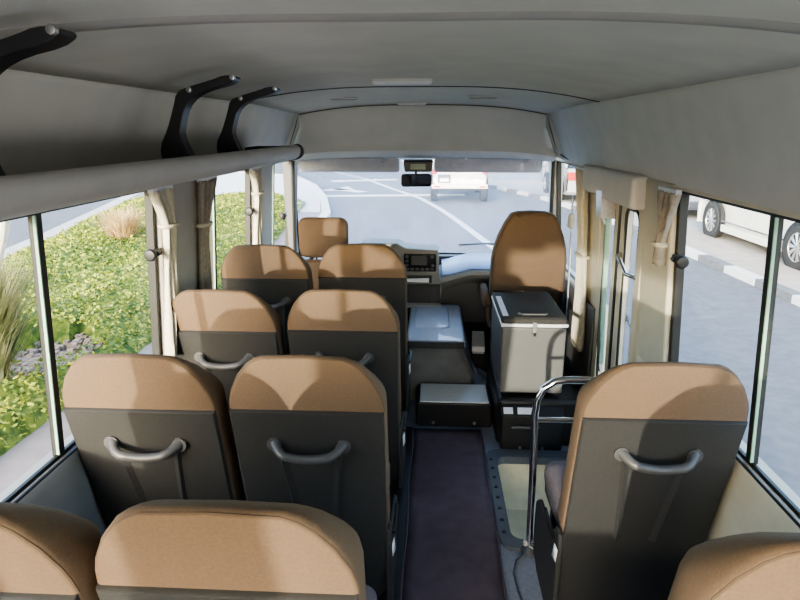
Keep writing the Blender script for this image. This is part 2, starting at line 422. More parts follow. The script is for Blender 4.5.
# stepwell
b = B()
b.box(.40, .415, 2.18, 2.90, -.34, 0); b.box(.40, 1.06, 2.17, 2.185, -.34, 0); b.box(.40, 1.06, 2.895, 2.91, -.34, 0); b.box(.40, 1.06, 2.18, 2.91, -.36, -.33)
st(b.build('stair_well', M['stepbeige'], smooth=False))
sw = st(empty('trim_%d' % n)); n += 1
b = B(); ring = rrect(.37, .395, .05)
outer = [(.785+p, 2.54+q) for p, q in rrect(.398, .405, .07)]; inner = [(.79+p, 2.53+q) for p, q in rrect(.352, .335, .05)]
b.loft([[(x, y, .0) for x, y in outer], [(x, y, .012) for x, y in outer], [(x, y, .012) for x, y in inner], [(x, y, -.03) for x, y in inner]], False, False)
for v in b.bm.verts: v.co.x = min(v.co.x, .965 if v.co.z > -.01 else .955)
b.build('edging', M['edge'], sw)
for k in range(8):
    b = B(); b.lathe([(0, .018), (.008, .016), (.011, .012)], (.41, 2.24+k*.085, 0), n=8); b.build('rivet', M['black'], sw)

b = B(); b.box(-.11, -.016, -.5, 3.17, .0, .016); st(b.build('trim_%d' % n, M['blackmetal'], bevel=.004)); n += 1  # added black strip, darkens the floor between seats and carpet
# ------------------------------------------------------------------ aisle carpet
b = B(); b.sheet([[(x+.004*math.sin(y*9), y, .008+.003*math.sin(y*7+x*9)) for x in [-.012+.39*k/8 for k in range(9)]] for y in [-.6+3.76*j/60 for j in range(61)]])
car = b.build('aisle_carpet', M['carpet'], solid=.008); tag(car, 'dark plum carpet runner laid along the aisle floor', 'carpet')
for s in (0, 1):
    b = B(); b.tube([((-.012 if s == 0 else .378)+.004*math.sin(y*9), y, .012) for y in [-.6+3.76*j/60 for j in range(61)]], .005, 6); b.build('edge_binding', M['carpetedge'], car)

# ------------------------------------------------------------------ passenger seats
REC = R(14)
SEAM = .905
def tilt(): return Matrix.Translation((0, 0, SEAM)) @ Matrix.Rotation(-REC, 4, 'X')
def T(u, t, w):   # u across, t forward thickness, w up the back
    c, s = math.cos(REC), math.sin(REC)
    return Vector((u, t*c-w*s, SEAM+w*c+t*s))
HW = .228
def outline(ins=0., drop=0., wb=-.50, hw=HW, top=.180):
    h = hw-ins; k = 1-drop/top
    half = [(h-.012, wb), (h, wb+.03), (h, -.25), (h, .0), (h-.004, .028), (h-.012, .055), (h-.034, .098), (h-.064, .134), (h-.088, .151), (h-.112, .160)]
    half = [(u, w*k*top/.163 if w > 0 else w) for u, w in half]
    return half+[(0, (top+.002)*k)]+[(-u, w) for u, w in half[::-1]]
def make_seat(s):
    root = empty('passenger_seat')
    b = B(); rings = []
    for (t, ins, dr) in ((.0, .010, .006), (.003, .004, .002), (.010, .001, .0), (.025, 0, .003), (.055, .0, .028), (.085, .004, .060), (.112, .014, .092), (.135, .034, .122), (.148, .065, .150)):
        rings.append([T(u, t, w) for u, w in outline(ins, dr)])
    back = b.loft(rings).build('backrest', M['tan'], root, angle=60)
    b = B(); b.tube([T(u, .006, w) for u, w in outline(.005, .003) if w > -.02], .0035, 6); b.build('piping', M['tan_dark'], back)
    # moulded rear panel with a raised channel
    b = B(); hw = HW-.004
    def pr_(u, t, w): return T(u, t, w)
    po = [(hw, 0), (hw, -.12), (hw-.002, -.30), (hw-.006, -.78), (hw-.03, -.84)]
    po = po+[(-u, w) for u, w in po[::-1]]
    def sc_(k, d): return [(u*k, w*k+d) for u, w in po]
    b.loft([[T(u, .05, w) for u, w in po], [T(u, -.006, w) for u, w in po], [T(u, -.012, w) for u, w in [(u*.98, w*.985-.003) for u, w in po]]])
    pan = b.build('back_panel', M['panel'], root, angle=30)
    b = B()
    ch = [(-.085, -.17), (.085, -.17), (.06, -.48), (-.06, -.48)]
    for sg in (-1, 1):
        b.loft([[T(sg*(uu), tt, ww) for uu, tt in ((.098-k*.03, -.010), (.090-k*.03, -.022), (.070-k*.03, -.010))] for k, ww in ((0, -.15), (.5, -.30), (1, -.485))])
    b.build('panel_rib', M['panel'], pan, angle=60)
    b = B(); pts = []
    for k in range(17):
        a = k/16; u = (a-.5)*.205
        e = min(a, 1-a)
        d = -.008-.048*min(1, (e/.16))**.6
        w = -.115-.022*math.sin(math.pi*a)
        pts.append(T(u, d, w))
    b.tube(pts, [.018+.0*(k) if k in (0, 16) else .0135 for k in range(17)], 10)
    for e in (-1, 1): b.lathe([(0, 0), (.022, 0), (.02, .012), (0, .014)], T(e*.103, -.022, -.115), 'y', 12)
    b.build('grab_handle', M['handle'], pan)
    # cushion
    b = B(); ringc = []
    for (y, zt, hwc, zb) in ((.235, .425, .18, .33), (.25, .44, .195, .32), (.38, .435, .203, .315), (.50, .445, .203, .32), (.555, .44, .20, .33), (.58, .42, .188, .35), (.585, .39, .17, .37)):
        cz, hz = (zt+zb)/2, (zt-zb)/2
        ringc.append([(p, y, cz+q) for p, q in rrect(hwc, hz, min(.04, hz*.95))])
    b.loft(ringc); b.build('seat', M['cushion'], root, angle=70)
    b = B(); b.box(-.19, .19, .26, .58, .29, .335); b.build('seat_frame', M['blackmetal'], root, bevel=.008)
    for sg in (-1, 1):
        b = B(); b.box(sg*.15-.02, sg*.15+.02, .27, .31, .0, .30); b.box(sg*.15-.02, sg*.15+.02, .50, .54, .0, .30); b.box(sg*.15-.025, sg*.15+.025, .24, .58, .0, .025)
        b.build('leg', M['blackmetal'], root, bevel=.004)
    # recliner cover on the aisle side, lever and care tag
    b = B(); x0 = s*(HW-.012); x1 = s*(HW+.006)
    pol = smoothpoly([(.08, .04), (.06, .28), (.05, .42), (.10, .44), (.16, .36), (.30, .335), (.44, .325), (.46, .20), (.44, .04)], 1)
    b.prism(pol, lambda y, z: (x0, y+.06, z), lambda y, z: (x1, y+.06, z)); cov = b.build('recliner_cover', M['panel'], root, bevel=.006)
    b = B(); b.tube([(s*(HW+.008), .17, .38), (s*(HW+.014), .22, .39), (s*(HW+.014), .30, .40)], .007, 8); b.build('lever', M['black'], cov)
    b = B(); b.sheet([[(s*(HW+.010), .10, .385), (s*(HW+.016), .125, .395)], [(s*(HW+.012), .105, .335), (s*(HW+.02), .132, .342)]]); b.build('care_tag', M['white'], root, solid=.001)
    return root
protoL, protoR = make_seat(1), make_seat(-1)
used = {1: False, -1: False}
def place(s, x, y, label, group, z=0):
    p = protoL if s == 1 else protoR
    o = p if not used[s] else copy_tree(p)
    used[s] = True
    o.location = (x, y, z); tag(o, label, 'seat', group)
    return o
XW, XA = -.757, -.272
G1, G2 = 'tan passenger seats of the left block', 'tan passenger seats by the right windows'
place(1, XA+.014, .825, 'large tan seat back cut off by the bottom edge, beside the aisle on the left', G1, .028)
place(1, XW+.030, .80, 'tan seat back cropped by the bottom left corner, under the nearest left window', G1, .028)
place(1, XA, 1.555, 'second aisle seat from the viewer on the left, its whole grab handle showing', G1)
place(1, XW, 1.54, 'second window seat from the viewer on the left, its whole grab handle showing', G1)
place(1, XA, 2.27, 'third aisle seat from the viewer on the left, its handle mostly hidden', G1)
place(1, XW, 2.24, 'tan window seat beside the gathered taupe curtain, third from the viewer', G1)
place(1, XA, 2.95, 'furthest aisle seat of the left block, behind the engine hump and car radio', G1, .055)
place(1, XW, 2.90, 'furthest window seat of the left block, directly behind the driver headrest', G1, .055)
for o in (-.272, -.738): pass
place(-1, .735, 1.555, 'single tan seat right of the aisle, behind the chrome handrail by the stepwell', G2)
place(-1, .735, .80, 'tan seat back cropped by the bottom right corner, behind the single handrail seat', G2, .02)
# plinth under the front row of the left block
b = B(); b.box(-.96, -.05, 2.95, 3.46, 0, .055); pl = b.build('seat_plinth', M['blackmetal'], bevel=.01)
tag(pl, 'low black plinth under the furthest left passenger seats', 'plinth')

# driver seat
ds = thing('driver_seat', 'tan driver seat with separate headrest in front of the left passenger seats', 'driver seat', (-.585, 3.62, 0))
b = B(); sec = [(-.045, .03), (-.03, .006), (0, 0), (.03, .0), (.06, .012), (.075, .04)]
b.loft([[Vector((p, t, 1.045+q-t*.1)) for p, q in rrect(.152-i, .125-i, .05)] for t, i in sec]); hr = b.build('headrest', M['tan'], ds, angle=60)
for s in (-1, 1):
    b = B(); b.tube([(s*.05, .015, .94), (s*.05, .03, .84)], .006, 8); b.build('headrest_post', M['chrome'], hr)
b = B(); b.loft([[Vector((p*(1-.15*max(0, q)/.3), t+.10-(q+.3)*.22, .60+q)) for p, q in rrect(.23-i, .315-i, .09)] for t, i in ((-.06, .04), (-.045, .01), (0, 0), (.05, .01), (.07, .05))]); b.build('backrest', M['tan'], ds, angle=60)
b = B(); b.loft([[Vector((p, y, .40+q)) for p, q in rrect(.23-i, .07-i*.3, .03)] for y, i in ((.08, .04), (.12, .0), (.42, .0), (.47, .04))]); b.build('seat', M['cushion'], ds, angle=60)
b = B(); b.box(-.2, .2, .12, .5, 0, .33); b.build('base', M['blackmetal'], ds, bevel=.02)

# guide seat by the door
gs = thing('guide_seat', 'tall all tan guide seat standing behind the portable fridge at the front right', 'seat', (.705, 3.78, 0))
def gout(i):
    h = .238-i; tp = 1.192-i
    half = [(h-.03, .42+i), (h-.005, .46), (h, .6), (h, .88), (h-.012, .96), (h-.035, 1.04), (h-.07, 1.12), (h-.105, 1.175), (h-.125, tp-.008), (h-.15, tp)]
    return half+[(0, tp+.004)]+[(-u, w) for u, w in half[::-1]]
b = B(); b.loft([[Vector((u, t-(w-.9)*.16, w)) for u, w in gout(i)] for t, i in ((0, .03), (.008, .01), (.03, 0), (.09, 0), (.12, .012), (.14, .05))]); gb = b.build('backrest', M['tan'], gs, angle=60)
b = B(); b.tube([Vector((u, .008-(w-.9)*.16, w)) for u, w in gout(.006)], .003, 6); b.build('piping', M['tan_dark'], gb)
b = B(); b.loft([[Vector((p, y, .44+q)) for p, q in rrect(.235-i, .075-i*.4, .035)] for y, i in ((.10, .04), (.14, .0), (.34, .0), (.385, .04))]); b.build('seat', M['tan'], gs, angle=60)
b = B(); b.box(-.2, .2, .0, .36, 0.29, .37); b.box(-.2, .2, .0, .36, 0, .29); b.build('base', M['blackmetal'], gs, bevel=.02)
b = B(); b.loft([[Vector((-.258+p, y, .60+q)) for p, q in rrect(.024, .045-i, .02)] for y, i in ((.03, .02), (.05, 0), (.35, .0), (.37, .02))]); b.build('armrest', M['tan'], gs, angle=60)

# ------------------------------------------------------------------ portable fridge and what it stands on
b = B(); b.box(.45, .92, 3.0, 3.66, 0, .28); o = b.build('wheel_arch_box', M['black'], bevel=.03, seg=3); tag(o, 'black raised box under the grey portable fridge', 'platform')
fr = thing('portable_fridge', 'light grey portable fridge with charcoal lid on a black box behind the guide seat', 'portable fridge', (.63, 3.045, .282))
b = B(); b.box(-.17, .17, 0, .56, .015, .395); b.build('body', M['fridge'], fr, bevel=.014, seg=3)
b = B(); b.box(-.176, .176, -.006, .566, .396, .414); b.build('rim', M['white'], fr, bevel=.005)
b = B(); b.loft([[(p, .28+q, z) for p, q in rrect(.172-i, .282-i, .02)] for z, i in ((.415, 0), (.438, .0), (.447, .012))]); lid = b.build('lid', M['fridgelid'], fr, angle=30)
b = B(); b.box(-.165, -.135, .03, .42, .4475, .449); b.build('sticker', M['whitepaper'], lid)
b = B(); b.box(-.17, .02, .525, .555, .446, .45); b.build('control_strip', M['screen'], lid)
b = B(); b.tube([(-.075, .08, .447), (-.07, .045, .456), (-.06, .03, .458), (.06, .03, .458), (.07, .045, .456), (.075, .08, .447)], .006, 8); b.build('carry_handle', M['handle'], lid)
b = B(); b.box(-.012, .012, -.014, -.004, .375, .425); b.box(-.010, .010, -.02, -.008, .352, .378); la = b.build('latch', M['steel'], fr, bevel=.003)
b = B(); b.box(-.008, .008, -.021, -.0195, .352, .372); b.build('latch_slot', M['black'], la)
for x in (-.14, .14):
    for y in (.04, .52):
        b = B(); b.lathe([(0, .018), (.018, .018), (.02, 0), (0, 0)], (x, y, 0), n=12); b.build('rubber_foot', M['black'], fr)
# flat case in front
cs = thing('black_case', 'flat black plastic case with white stickers on the floor below the fridge', 'case', (.635, 2.975, 0))
b = B(); b.loft([[(p, -.0+q, z) for p, q in rrect(.165-i, .022+.0, .01)] for z, i in ((.0, .006), (.01, 0), (.20, 0), (.21, .006))])
b.box(-.165, .165, -.005, .02, .0, .212); b.build('body', M['black'], cs, bevel=.008)
b = B(); b.loft([[(-.165, -.022, .212), (-.165, .022, .245), (-.165, .022, .21)], [(.165, -.022, .212), (.165, .022, .245), (.165, .022, .21)]]); ld = b.build('lid', M['black'], cs)
b = B(); b.hexa([(x, y, z+d) for x in (-.155, -.105) for (y, z) in ((-.018, .2155), (.012, .2385)) for d in (0, .002)]); b.build('sticker', M['whitepaper'], ld)
b = B(); b.hexa([(x, y, z+d) for x in (-.08, .03) for (y, z) in ((-.018, .2155), (.012, .2385)) for d in (0, .002)]); b.build('sticker', M['whitepaper'], ld)
b = B(); b.tube([(-.12, -.02, .14), (-.11, -.045, .15), (.02, -.045, .15), (.03, -.02, .14)], .009, 8); b.build('handle', M['handle'], cs)
for x in (-.06, .06):
    b = B(); b.lathe([(0, -.03), (.007, -.03), (.008, -.022), (0, -.02)], (x, 0, .02), 'y', 10); b.build('screw', M['steel'], cs)

# step box and engine hump
sb = thing('step_box', 'low black step box with pale metal top at the front end of the aisle', 'step', (.225, 3.20, 0))
b = B(); b.box(-.22, .22, 0, .265, 0, .155); b.build('body', M['black'], sb, bevel=.012)
b = B(); b.box(-.20, .20, .004, .262, .155, .162); b.build('top_sheet', M['alu'], sb, bevel=.002)
for x in (-.12, .12):
    b = B(); b.lathe([(0, -.008), (.009, -.007), (.01, 0)], (x, 0, .03), 'y', 10); b.build('bolt', M['steel'], sb)
eh = thing('engine_hump', 'grey engine hump with padded blue grey lid between step and dashboard', 'engine cover', (0, 0, 0))
b = B(); b.loft([[(-.055, 3.53, 0), (.34, 3.53, 0), (.36, 3.55, .0), (.37, 4.22, 0), (-.055, 4.22, 0)], [(-.055, 3.50, .20), (.33, 3.50, .20), (.36, 3.54, .2), (.36, 4.22, .2), (-.055, 4.22, .2)], [(-.055, 3.47, .41), (.24, 3.47, .41), (.27, 3.50, .41), (.29, 4.22, .41), (-.055, 4.22, .41)]])
b.build('cover', M['hump'], eh, bevel=.015)
b = B(); b.loft([[(.115+p, 3.84+q, z) for p, q in rrect(.18-i, .40-i, .02)] for z, i in ((.41, 0), (.435, 0), (.452, .012))]); hl = b.build('lid', M['pad'], eh, angle=30)
b = B(); b.box(-.06, .285, 3.428, 3.445, .405, .447); b.build('lid_edge', M['dashdark'], hl, bevel=.006)
b = B(); b.loft([[(.09+p, 3.92+q, z) for p, q in rrect(.115-i, .26-i, .05)] for z, i in ((.452, 0), (.462, .006), (.466, .03))]); b.build('raised_pad', M['pad'], hl, angle=30)
# crumpled clear film over the hump corner
b = B(); g = []
for i in range(22):
    row = []
    for j in range(16):
        u, v = i/21, j/15
        x = .27+.24*v+.015*math.sin(9*u+5*v); y = 3.50+.55*u+.02*math.sin(11*v)
        z = (.40-.36*min(1, v*1.6)**.7)*(.75+.25*u)+.02*math.sin(17*u+9*v)+.014*random.uniform(-1, 1)
        row.append((x, y, max(.02, z)))
    g.append(row)
b.sheet(g); pf = b.build('plastic_film', M['film2'], sub=1, angle=60); tag(pf, 'crumpled clear plastic film draped beside the engine hump', 'plastic film')
# boxed leaflet
lf = thing('leaflet', 'white printed leaflet on the floor between hump and guide seat', 'leaflet', (.425, 4.10, .20), R(-4))
b = B(); b.box(-.045, .045, -.17, .17, 0, .04); b.build('cover', M['whitepaper'], lf, bevel=.003)
b = B(); b.box(-.04, .04, -.172, .16, -.012, -.001); b.build('backing', M['pad'], lf)
for k in range(9):
    b = B(); b.box(-.032, .012+.018*((k*7) % 3)/2, -.13+k*.03, -.122+k*.03, .040, .0405); b.build('text_line', M['visor'], lf)
b = B(); b.box(.37, .50, 3.98, 4.22, 0, .187); o = b.build('floor_riser', M['black'], bevel=.01); tag(o, 'small black floor box carrying the white leaflet', 'floor box')

# ------------------------------------------------------------------ dashboard
da = thing('dashboard', 'grey dashboard with film covered top running under the windscreen', 'dashboard', (0, 0, 0))
b = B()
prof = [(4.20, .66), (4.17, .69), (4.18, .715), (4.24, .735), (4.62, .72), (4.68, .68), (4.68, .60), (4.3, .60)]
xs = [-1.0, -.4, .13, .18, .36, .50, 1.0]
dz = [0, 0, -.06, -.05, .0, .0, 0]
b.loft([[(x, y, z+d) for (y, z) in prof] for x, d in zip(xs, dz)]); b.build('upper_ledge', M['dash'], da, angle=35)
b = B(); b.sheet([[(x, y, z+d+.006) for (y, z) in ((4.20, .722), (4.26, .738), (4.45, .742), (4.66, .745))] for x, d in zip([.16, .22, .36, .50, .98], [-.05, -.04, 0, 0, 0])]); b.build('top_film', M['dashtop'], da)
b = B(); b.loft([[(x, y, z) for (y, z) in ((4.30, .62), (4.28, .50), (4.30, .30), (4.45, .12), (4.68, .12), (4.68, .62))] for x in (-1.0, 1.0)]); b.build('lower_panel', M['dashdark'], da, angle=30)
b = B(); co = [(-.18, 4.05, .70), (.13, 4.05, .70), (.135, 4.06, .87), (-.18, 4.06, .875)]
pol = [(-.42, .50), (.15, .50), (.16, .58), (.135, .70), (.132, .86), (.12, .875), (-.10, .885), (-.16, .92), (-.42, .92)]
b.prism(pol, lambda x, z: (x, 4.14-(z-.7)*.05+(.06 if z < .6 else 0), z), lambda x, z: (x*1.03, 4.5, z-.03)); cc = b.build('centre_console', M['dash'], da, bevel=.008)
b = B(); b.box(-.112, .112, 4.108, 4.13, .725, .85); rd = b.build('radio', M['screen'], cc, bevel=.006)
b = B(); b.box(-.06, .05, 4.104, 4.109, .772, .836); b.build('display', M['dashdark'], rd)
for (x, z) in ((-.09, .83), (-.09, .80), (-.09, .77), (.085, .83), (.09, .77)):
    b = B(); b.lathe([(0, -.008), (.009, -.008), (.011, 0)], (x, 4.107, z), 'y', 10); b.build('button', M['handle'], rd)
b = B()
for k in range(6): b.box(-.10+k*.035, -.075+k*.035, 4.104, 4.109, .735, .75)
b.build('key_row', M['handle'], rd)
b = B(); b.box(-.115, .085, 4.10, 4.14, .645, .69); b.build('storage_slot', M['black'], cc)
b = B(); b.hexa([(x, y, z) for x in (-.11, .065) for y in (4.08, 4.12) for z in ((.655, .675) if x < 0 else (.652, .682))]); b.build('white_insert', M['white'], cc, bevel=.002)
b = B(); b.box(-.14, .145, 4.15, 4.2, .48, .62); b.build('cubby', M['black'], cc)
b = B(); b.box(.08, .13, 4.14, 4.16, .49, .61); b.build('switch_strip', M['dashdark'], cc, bevel=.004)
b = B(); b.loft([[(x, 4.16+y, z) for y, z in ((0, .46), (-.035, .455), (-.035, .475), (0, .49))] for x in (-.4, .15)]); b.build('shelf', M['dash'], cc)
sw_ = thing('steering_wheel', 'dark steering wheel in front of the tan driver seat', 'steering wheel', (-.60, 4.00, .72))
b = B(); b.tube([(.2*math.cos(a*math.pi/16), .2*math.sin(a*math.pi/16)*.55, .2*math.sin(a*math.pi/16)*.8) for a in range(32)], .013, 8, True); b.build('rim', M['black'], sw_)
b = B(); b.lathe([(0, -.03), (.06, -.03), (.07, .0), (.04, .03), (.03, .12)], (0, .0, 0), 'y', 16); b.tube([(-.19, 0, 0), (.19, 0, 0)], .012, 8); b.build('hub', M['black'], sw_)
# wiper outside
wp = thing('windscreen_wiper', 'dark wiper lying outside at the foot of the windscreen', 'wiper', (0, 0, 0))
b = B(); b.tube([(.30, 4.80, .79), (.55, 4.82, .80), (.80, 4.80, .79)], .008, 6); b.build('blade', M['rubber'], wp)
b = B(); b.tube([(.50, 4.83, .80), (.66, 4.86, .77), (.9, 4.86, .74)], .007, 6); b.build('arm', M['blackmetal'], wp)

# mirror and clock
mi = thing('rear_view_mirror', 'dark interior rear view mirror hanging below the clock at the windscreen top', 'mirror', (-.033, 4.32, 1.335)); mi.rotation_euler = (R(9), 0, R(8))
b = B(); b.loft([[(p, t, q) for p, q in rrect(.108-i, .044-i, .02)] for t, i in ((.0, .004), (.006, 0), (.03, .0), (.04, .02))]); b.build('housing', M['black'], mi, angle=40)
b = B(); b.loft([[(p, t, q) for p, q in rrect(.102, .039, .016)] for t in (-.0015, .0)]); g_ = b.build('mirror_glass', M['mirror'], mi); 
b = B(); b.tube([(0, .03, .0), (0, .045, .035), (0, .05, .055)], .008, 8); b.build('stem', M['black'], mi)
ck = thing('clock_unit', 'black roof clock unit with pale green display above the mirror', 'clock', (-.023, 4.33, 1.425))
b = B(); b.prism([(-.095, -.03), (.095, -.03), (.105, .045), (-.105, .045)], lambda x, z: (x, 0, z), lambda x, z: (x*1.02, .09, z+.01)); b.build('housing', M['black'], ck, bevel=.008)
b = B(); b.box(-.055, .052, -.004, .002, -.012, .028); b.build('display', M['lcd'], ck, bevel=.001)

# sun visors wrapped in film
for (x0, x1, lab) in ((-.90, -.16, 'wide grey sun visor wrapped in clear film, left of the mirror'), (.09, .86, 'wide grey sun visor wrapped in clear film, right of the mirror')):
    v = thing('sun_visor', lab, 'sun visor', ((x0+x1)/2, 4.42, 1.437), 0, 'film wrapped sun visors')
    hw = (x1-x0)/2
    b = B(); b.loft([[(p, t+q*-.25, q) for p, q in rrect(hw-i, .050-i, .02)] for t, i in ((0, .006), (.006, 0), (.016, 0), (.022, .006))]); b.build('panel', M['visor'], v, angle=40)
    b = B(); g = [[(hw*1.02*(k/14), -.006+.008*random.uniform(-1, 1)-q*.25, q+.006*math.sin(k*1.7)) for k in range(-14, 15)] for q in (.055, .02, -.03, -.055, -.075, -.10)]
    b.sheet(g); b.build('wrapping', M['film'], v, sub=1, angle=70)

# ------------------------------------------------------------------ overhead rack on the left
rk = thing('luggage_rack', 'long overhead luggage rack with grey lip and black arms above the left windows', 'luggage rack', (0, 0, 0))
lip = smoothpoly([(-.70, 1.538), (-.655, 1.528), (-.622, 1.545), (-.612, 1.58), (-.622, 1.604), (-.65, 1.608), (-.675, 1.575), (-.70, 1.555)], 2)
b = B(); b.loft([[(x, y, z) for x, z in lip] for y in (YR, 0, 1.5, 3.2)]+[[(-.66+(x+.66)*.93, 3.235, 1.565+(z-1.565)*.9) for x, z in lip]]); b.build('lip', M['rack'], rk, angle=60)
b = B(); b.box(-.955, -.69, YR, 3.2, 1.535, 1.552); b.build('tray', M['rackin'], rk)
b = B(); b.prism(smoothpoly([(-.95, 1.52), (-.66, 1.520), (-.604, 1.545), (-.602, 1.59), (-.63, 1.615), (-.68, 1.60), (-.95, 1.60)], 2), lambda x, z: (x, 3.225, z), lambda x, z: (x, 3.25, z)); b.build('end_cap', M['bracket'], rk, bevel=.004)
bk = [(-.762, 1.58), (-.765, 1.632), (-.737, 1.680), (-.712, 1.745), (-.697, 1.792), (-.66, 1.806), (-.585, 1.826), (-.55, 1.838), (-.515, 1.838), (-.508, 1.828), (-.535, 1.812), (-.60, 1.798), (-.645, 1.778), (-.675, 1.748), (-.69, 1.705), (-.70, 1.664), (-.675, 1.605), (-.66, 1.575)]
bk = smoothpoly(bk, 1)
for y in (1.02, 1.90, 2.40, -.4):
    b = B(); b.prism(bk, lambda x, z: (x, y-.026, z), lambda x, z: (x, y+.026, z)); br = b.build('bracket', M['bracket'], rk, bevel=.007)
    for (x, z) in ((-.655, 1.797), (-.520, 1.832)):
        b = B(); b.lathe([(0, -.012), (.008, -.01), (.009, 0)], (x, y-.024, z), 'y', 10); b.build('cap_screw', M['steel'], br)

# ceiling lamps and grips
def ceil_fix(name, label, cat, x, y, w, d, h, m, mb, part):
    z = ceil_z(x, y)-.006
    t = thing(name, label, cat, (x, y, z))
    b = B(); b.loft([[(p, q, zz) for p, q in rrect(w/2-i, d/2-i, d*.3)] for zz, i in ((.0, 0), (-h*.5, 0))]); b.build('base', mb, t)
    b = B(); b.loft([[(p, q, zz) for p, q in rrect(w/2-i, d/2-i, d*.3)] for zz, i in ((-h*.5, .004), (-h*.9, .008), (-h, .02))]); b.build(part, m, t)
ceil_fix('ceiling_lamp', 'frosted oblong ceiling lamp on the middle ceiling panel, the larger one', 'ceiling lamp', -.06, 2.78, .27, .10, .022, M['lens'], M['cap'], 'lens')
ceil_fix('ceiling_lamp', 'small frosted ceiling lamp near the front cap', 'ceiling lamp', -.06, 4.02, .19, .07, .016, M['lens'], M['cap'], 'lens')
ceil_fix('ceiling_vent', 'narrow ceiling vent strip left of the small front lamp', 'vent', -.44, 3.62, .17, .05, .012, M['trimgrey'], M['cap'], 'slot')
ceil_fix('ceiling_vent', 'narrow ceiling vent strip right of the small front lamp', 'vent', .36, 3.62, .17, .05, .012, M['trimgrey'], M['cap'], 'slot')

# ------------------------------------------------------------------ chrome handrail by the stepwell
hrl = thing('handrail', 'bent chrome tube handrail at the stepwell in front of the single right seat', 'handrail', (0, 0, 0))
b = B(); b.tube([(.50, 2.13, .0), (.495, 2.13, .35), (.487, 2.13, .62), (.493, 2.13, .69), (.515, 2.13, .735), (.555, 2.13, .765), (.60, 2.13, .772), (.98, 2.13, .775)], .0145, 12); b.build('tube', M['chrome'], hrl)
b = B(); b.tube([(.49, 2.13, .605), (.98, 2.13, .605)], .0105, 10); b.build('crossbar', M['chrome'], hrl)
b = B(); b.lathe([(0, .03), (.018, .03), (.035, .012), (.035, .012), (.035, 0)], (.50, 2.13, .0), n=14); b.build('foot_flange', M['edge'], hrl)
b = B()
for k in range(10): b.tube([(.475+.05*random.random(), 2.11+.04*random.random(), .03+.03*random.random()) for q in range(4)], .0025, 5)
tw = b.build('wire_tie', M['white'], hrl)
wc = B(); wc.tube([(.48, 2.10, .02), (.44, 2.07, .006), (.42, 2.0, .005), (.425, 1.9, .005), (.45, 1.75, .005), (.47, 1.6, .005)], .004, 6); o = wc.build('floor_cable', M['edge']); tag(o, 'thin grey cable curving over the floor from the handrail foot', 'cable')

# ------------------------------------------------------------------ curtains
def curtain(name, label, s, yc, wtop, wbot, m, zt=1.47, zb=.80, off=.035, lean=0, tie=1.30, folds=5):
    t = thing(name, label, 'curtain', (0, 0, 0), 0, 'gathered window curtains')
    b = B(); g = []
    for i in range(29):
        v = i/28; z = zt+(zb-zt)*v
        if z > tie: k = (zt-z)/(zt-tie); w = wtop+(wbot*.85-wtop)*(3*k*k-2*k**3)
        else: w = wbot*.85+.15*wbot*(tie-z)/(tie-zb)
        yy = yc+lean*(1-min(1, (zt-z)/(zt-tie)))
        g.append([(s*(xw(z)-off-.016*math.sin(2*math.pi*folds*k/40)-.006*math.sin(v*5+k)), yy+(k/40-.5)*w, z) for k in range(41)])
    b.sheet(g); c = b.build('cloth', m, t, solid=.003, angle=80)
    b = B(); b.tube([(s*(xw(tie)-off+.028*math.cos(a*math.pi/8)), yc+(wbot*.5)*math.sin(a*math.pi/8), tie) for a in range(16)], .009, 6, True); b.build('tie_strap', M['trim'], t)
    b = B(); b.box(min(s*(xw(zt)-off-.01), s*(xw(zt)-off+.01)), max(s*(xw(zt)-off-.01), s*(xw(zt)-off+.01)), yc-wtop/2+lean, yc+wtop/2+lean, zt-.004, zt+.012); b.build('curtain_rail', M['white'], t)
    return t
curtain('curtain', 'cream curtain tied at the front edge of the nearest left window', -1, 2.245, .17, .10, M['curtain'], lean=-.06, tie=1.33)
curtain('curtain', 'taupe curtain tied at the rear edge of the second left window', -1, 2.60, .20, .12, M['curtaingrey'], lean=.06, tie=1.28)
curtain('curtain', 'pale curtain tied beside the third left pillar, ahead of the second left window', -1, 3.46, .17, .10, M['curtain'], lean=-.05, tie=1.33)
curtain('curtain', 'short taupe curtain end tied high at the pillar between entrance door and right window', 1, 2.265, .17, .05, M['curtaingrey'], lean=-.055, tie=1.27, zb=1.19, off=.03)
curtain('curtain', 'cream curtain bunched on the pillar between guide seat and entrance door', 1, 3.40, .22, .20, M['curtain'], lean=.05, tie=1.0, zb=.45, folds=6, off=.05)
# seat belt of the guide seat
bt = thing('seat_belt', 'grey seat belt hanging on the pillar beside the guide seat', 'seat belt', (0, 0, 0))
b = B(); b.sheet([[(.93, 3.72-.02, 1.30), (.93, 3.72+.02, 1.30)], [(.94, 3.70, .95), (.94, 3.74, .95)], [(.945, 3.68, .5), (.945, 3.72, .5)], [(.945, 3.68, .3), (.945, 3.72, .3)]]); b.build('webbing', M['visor'], bt, solid=.002)
b = B(); b.box(.915, .95, 3.69, 3.75, 1.10, 1.19); b.build('guide_loop', M['trim'], bt, bevel=.012)

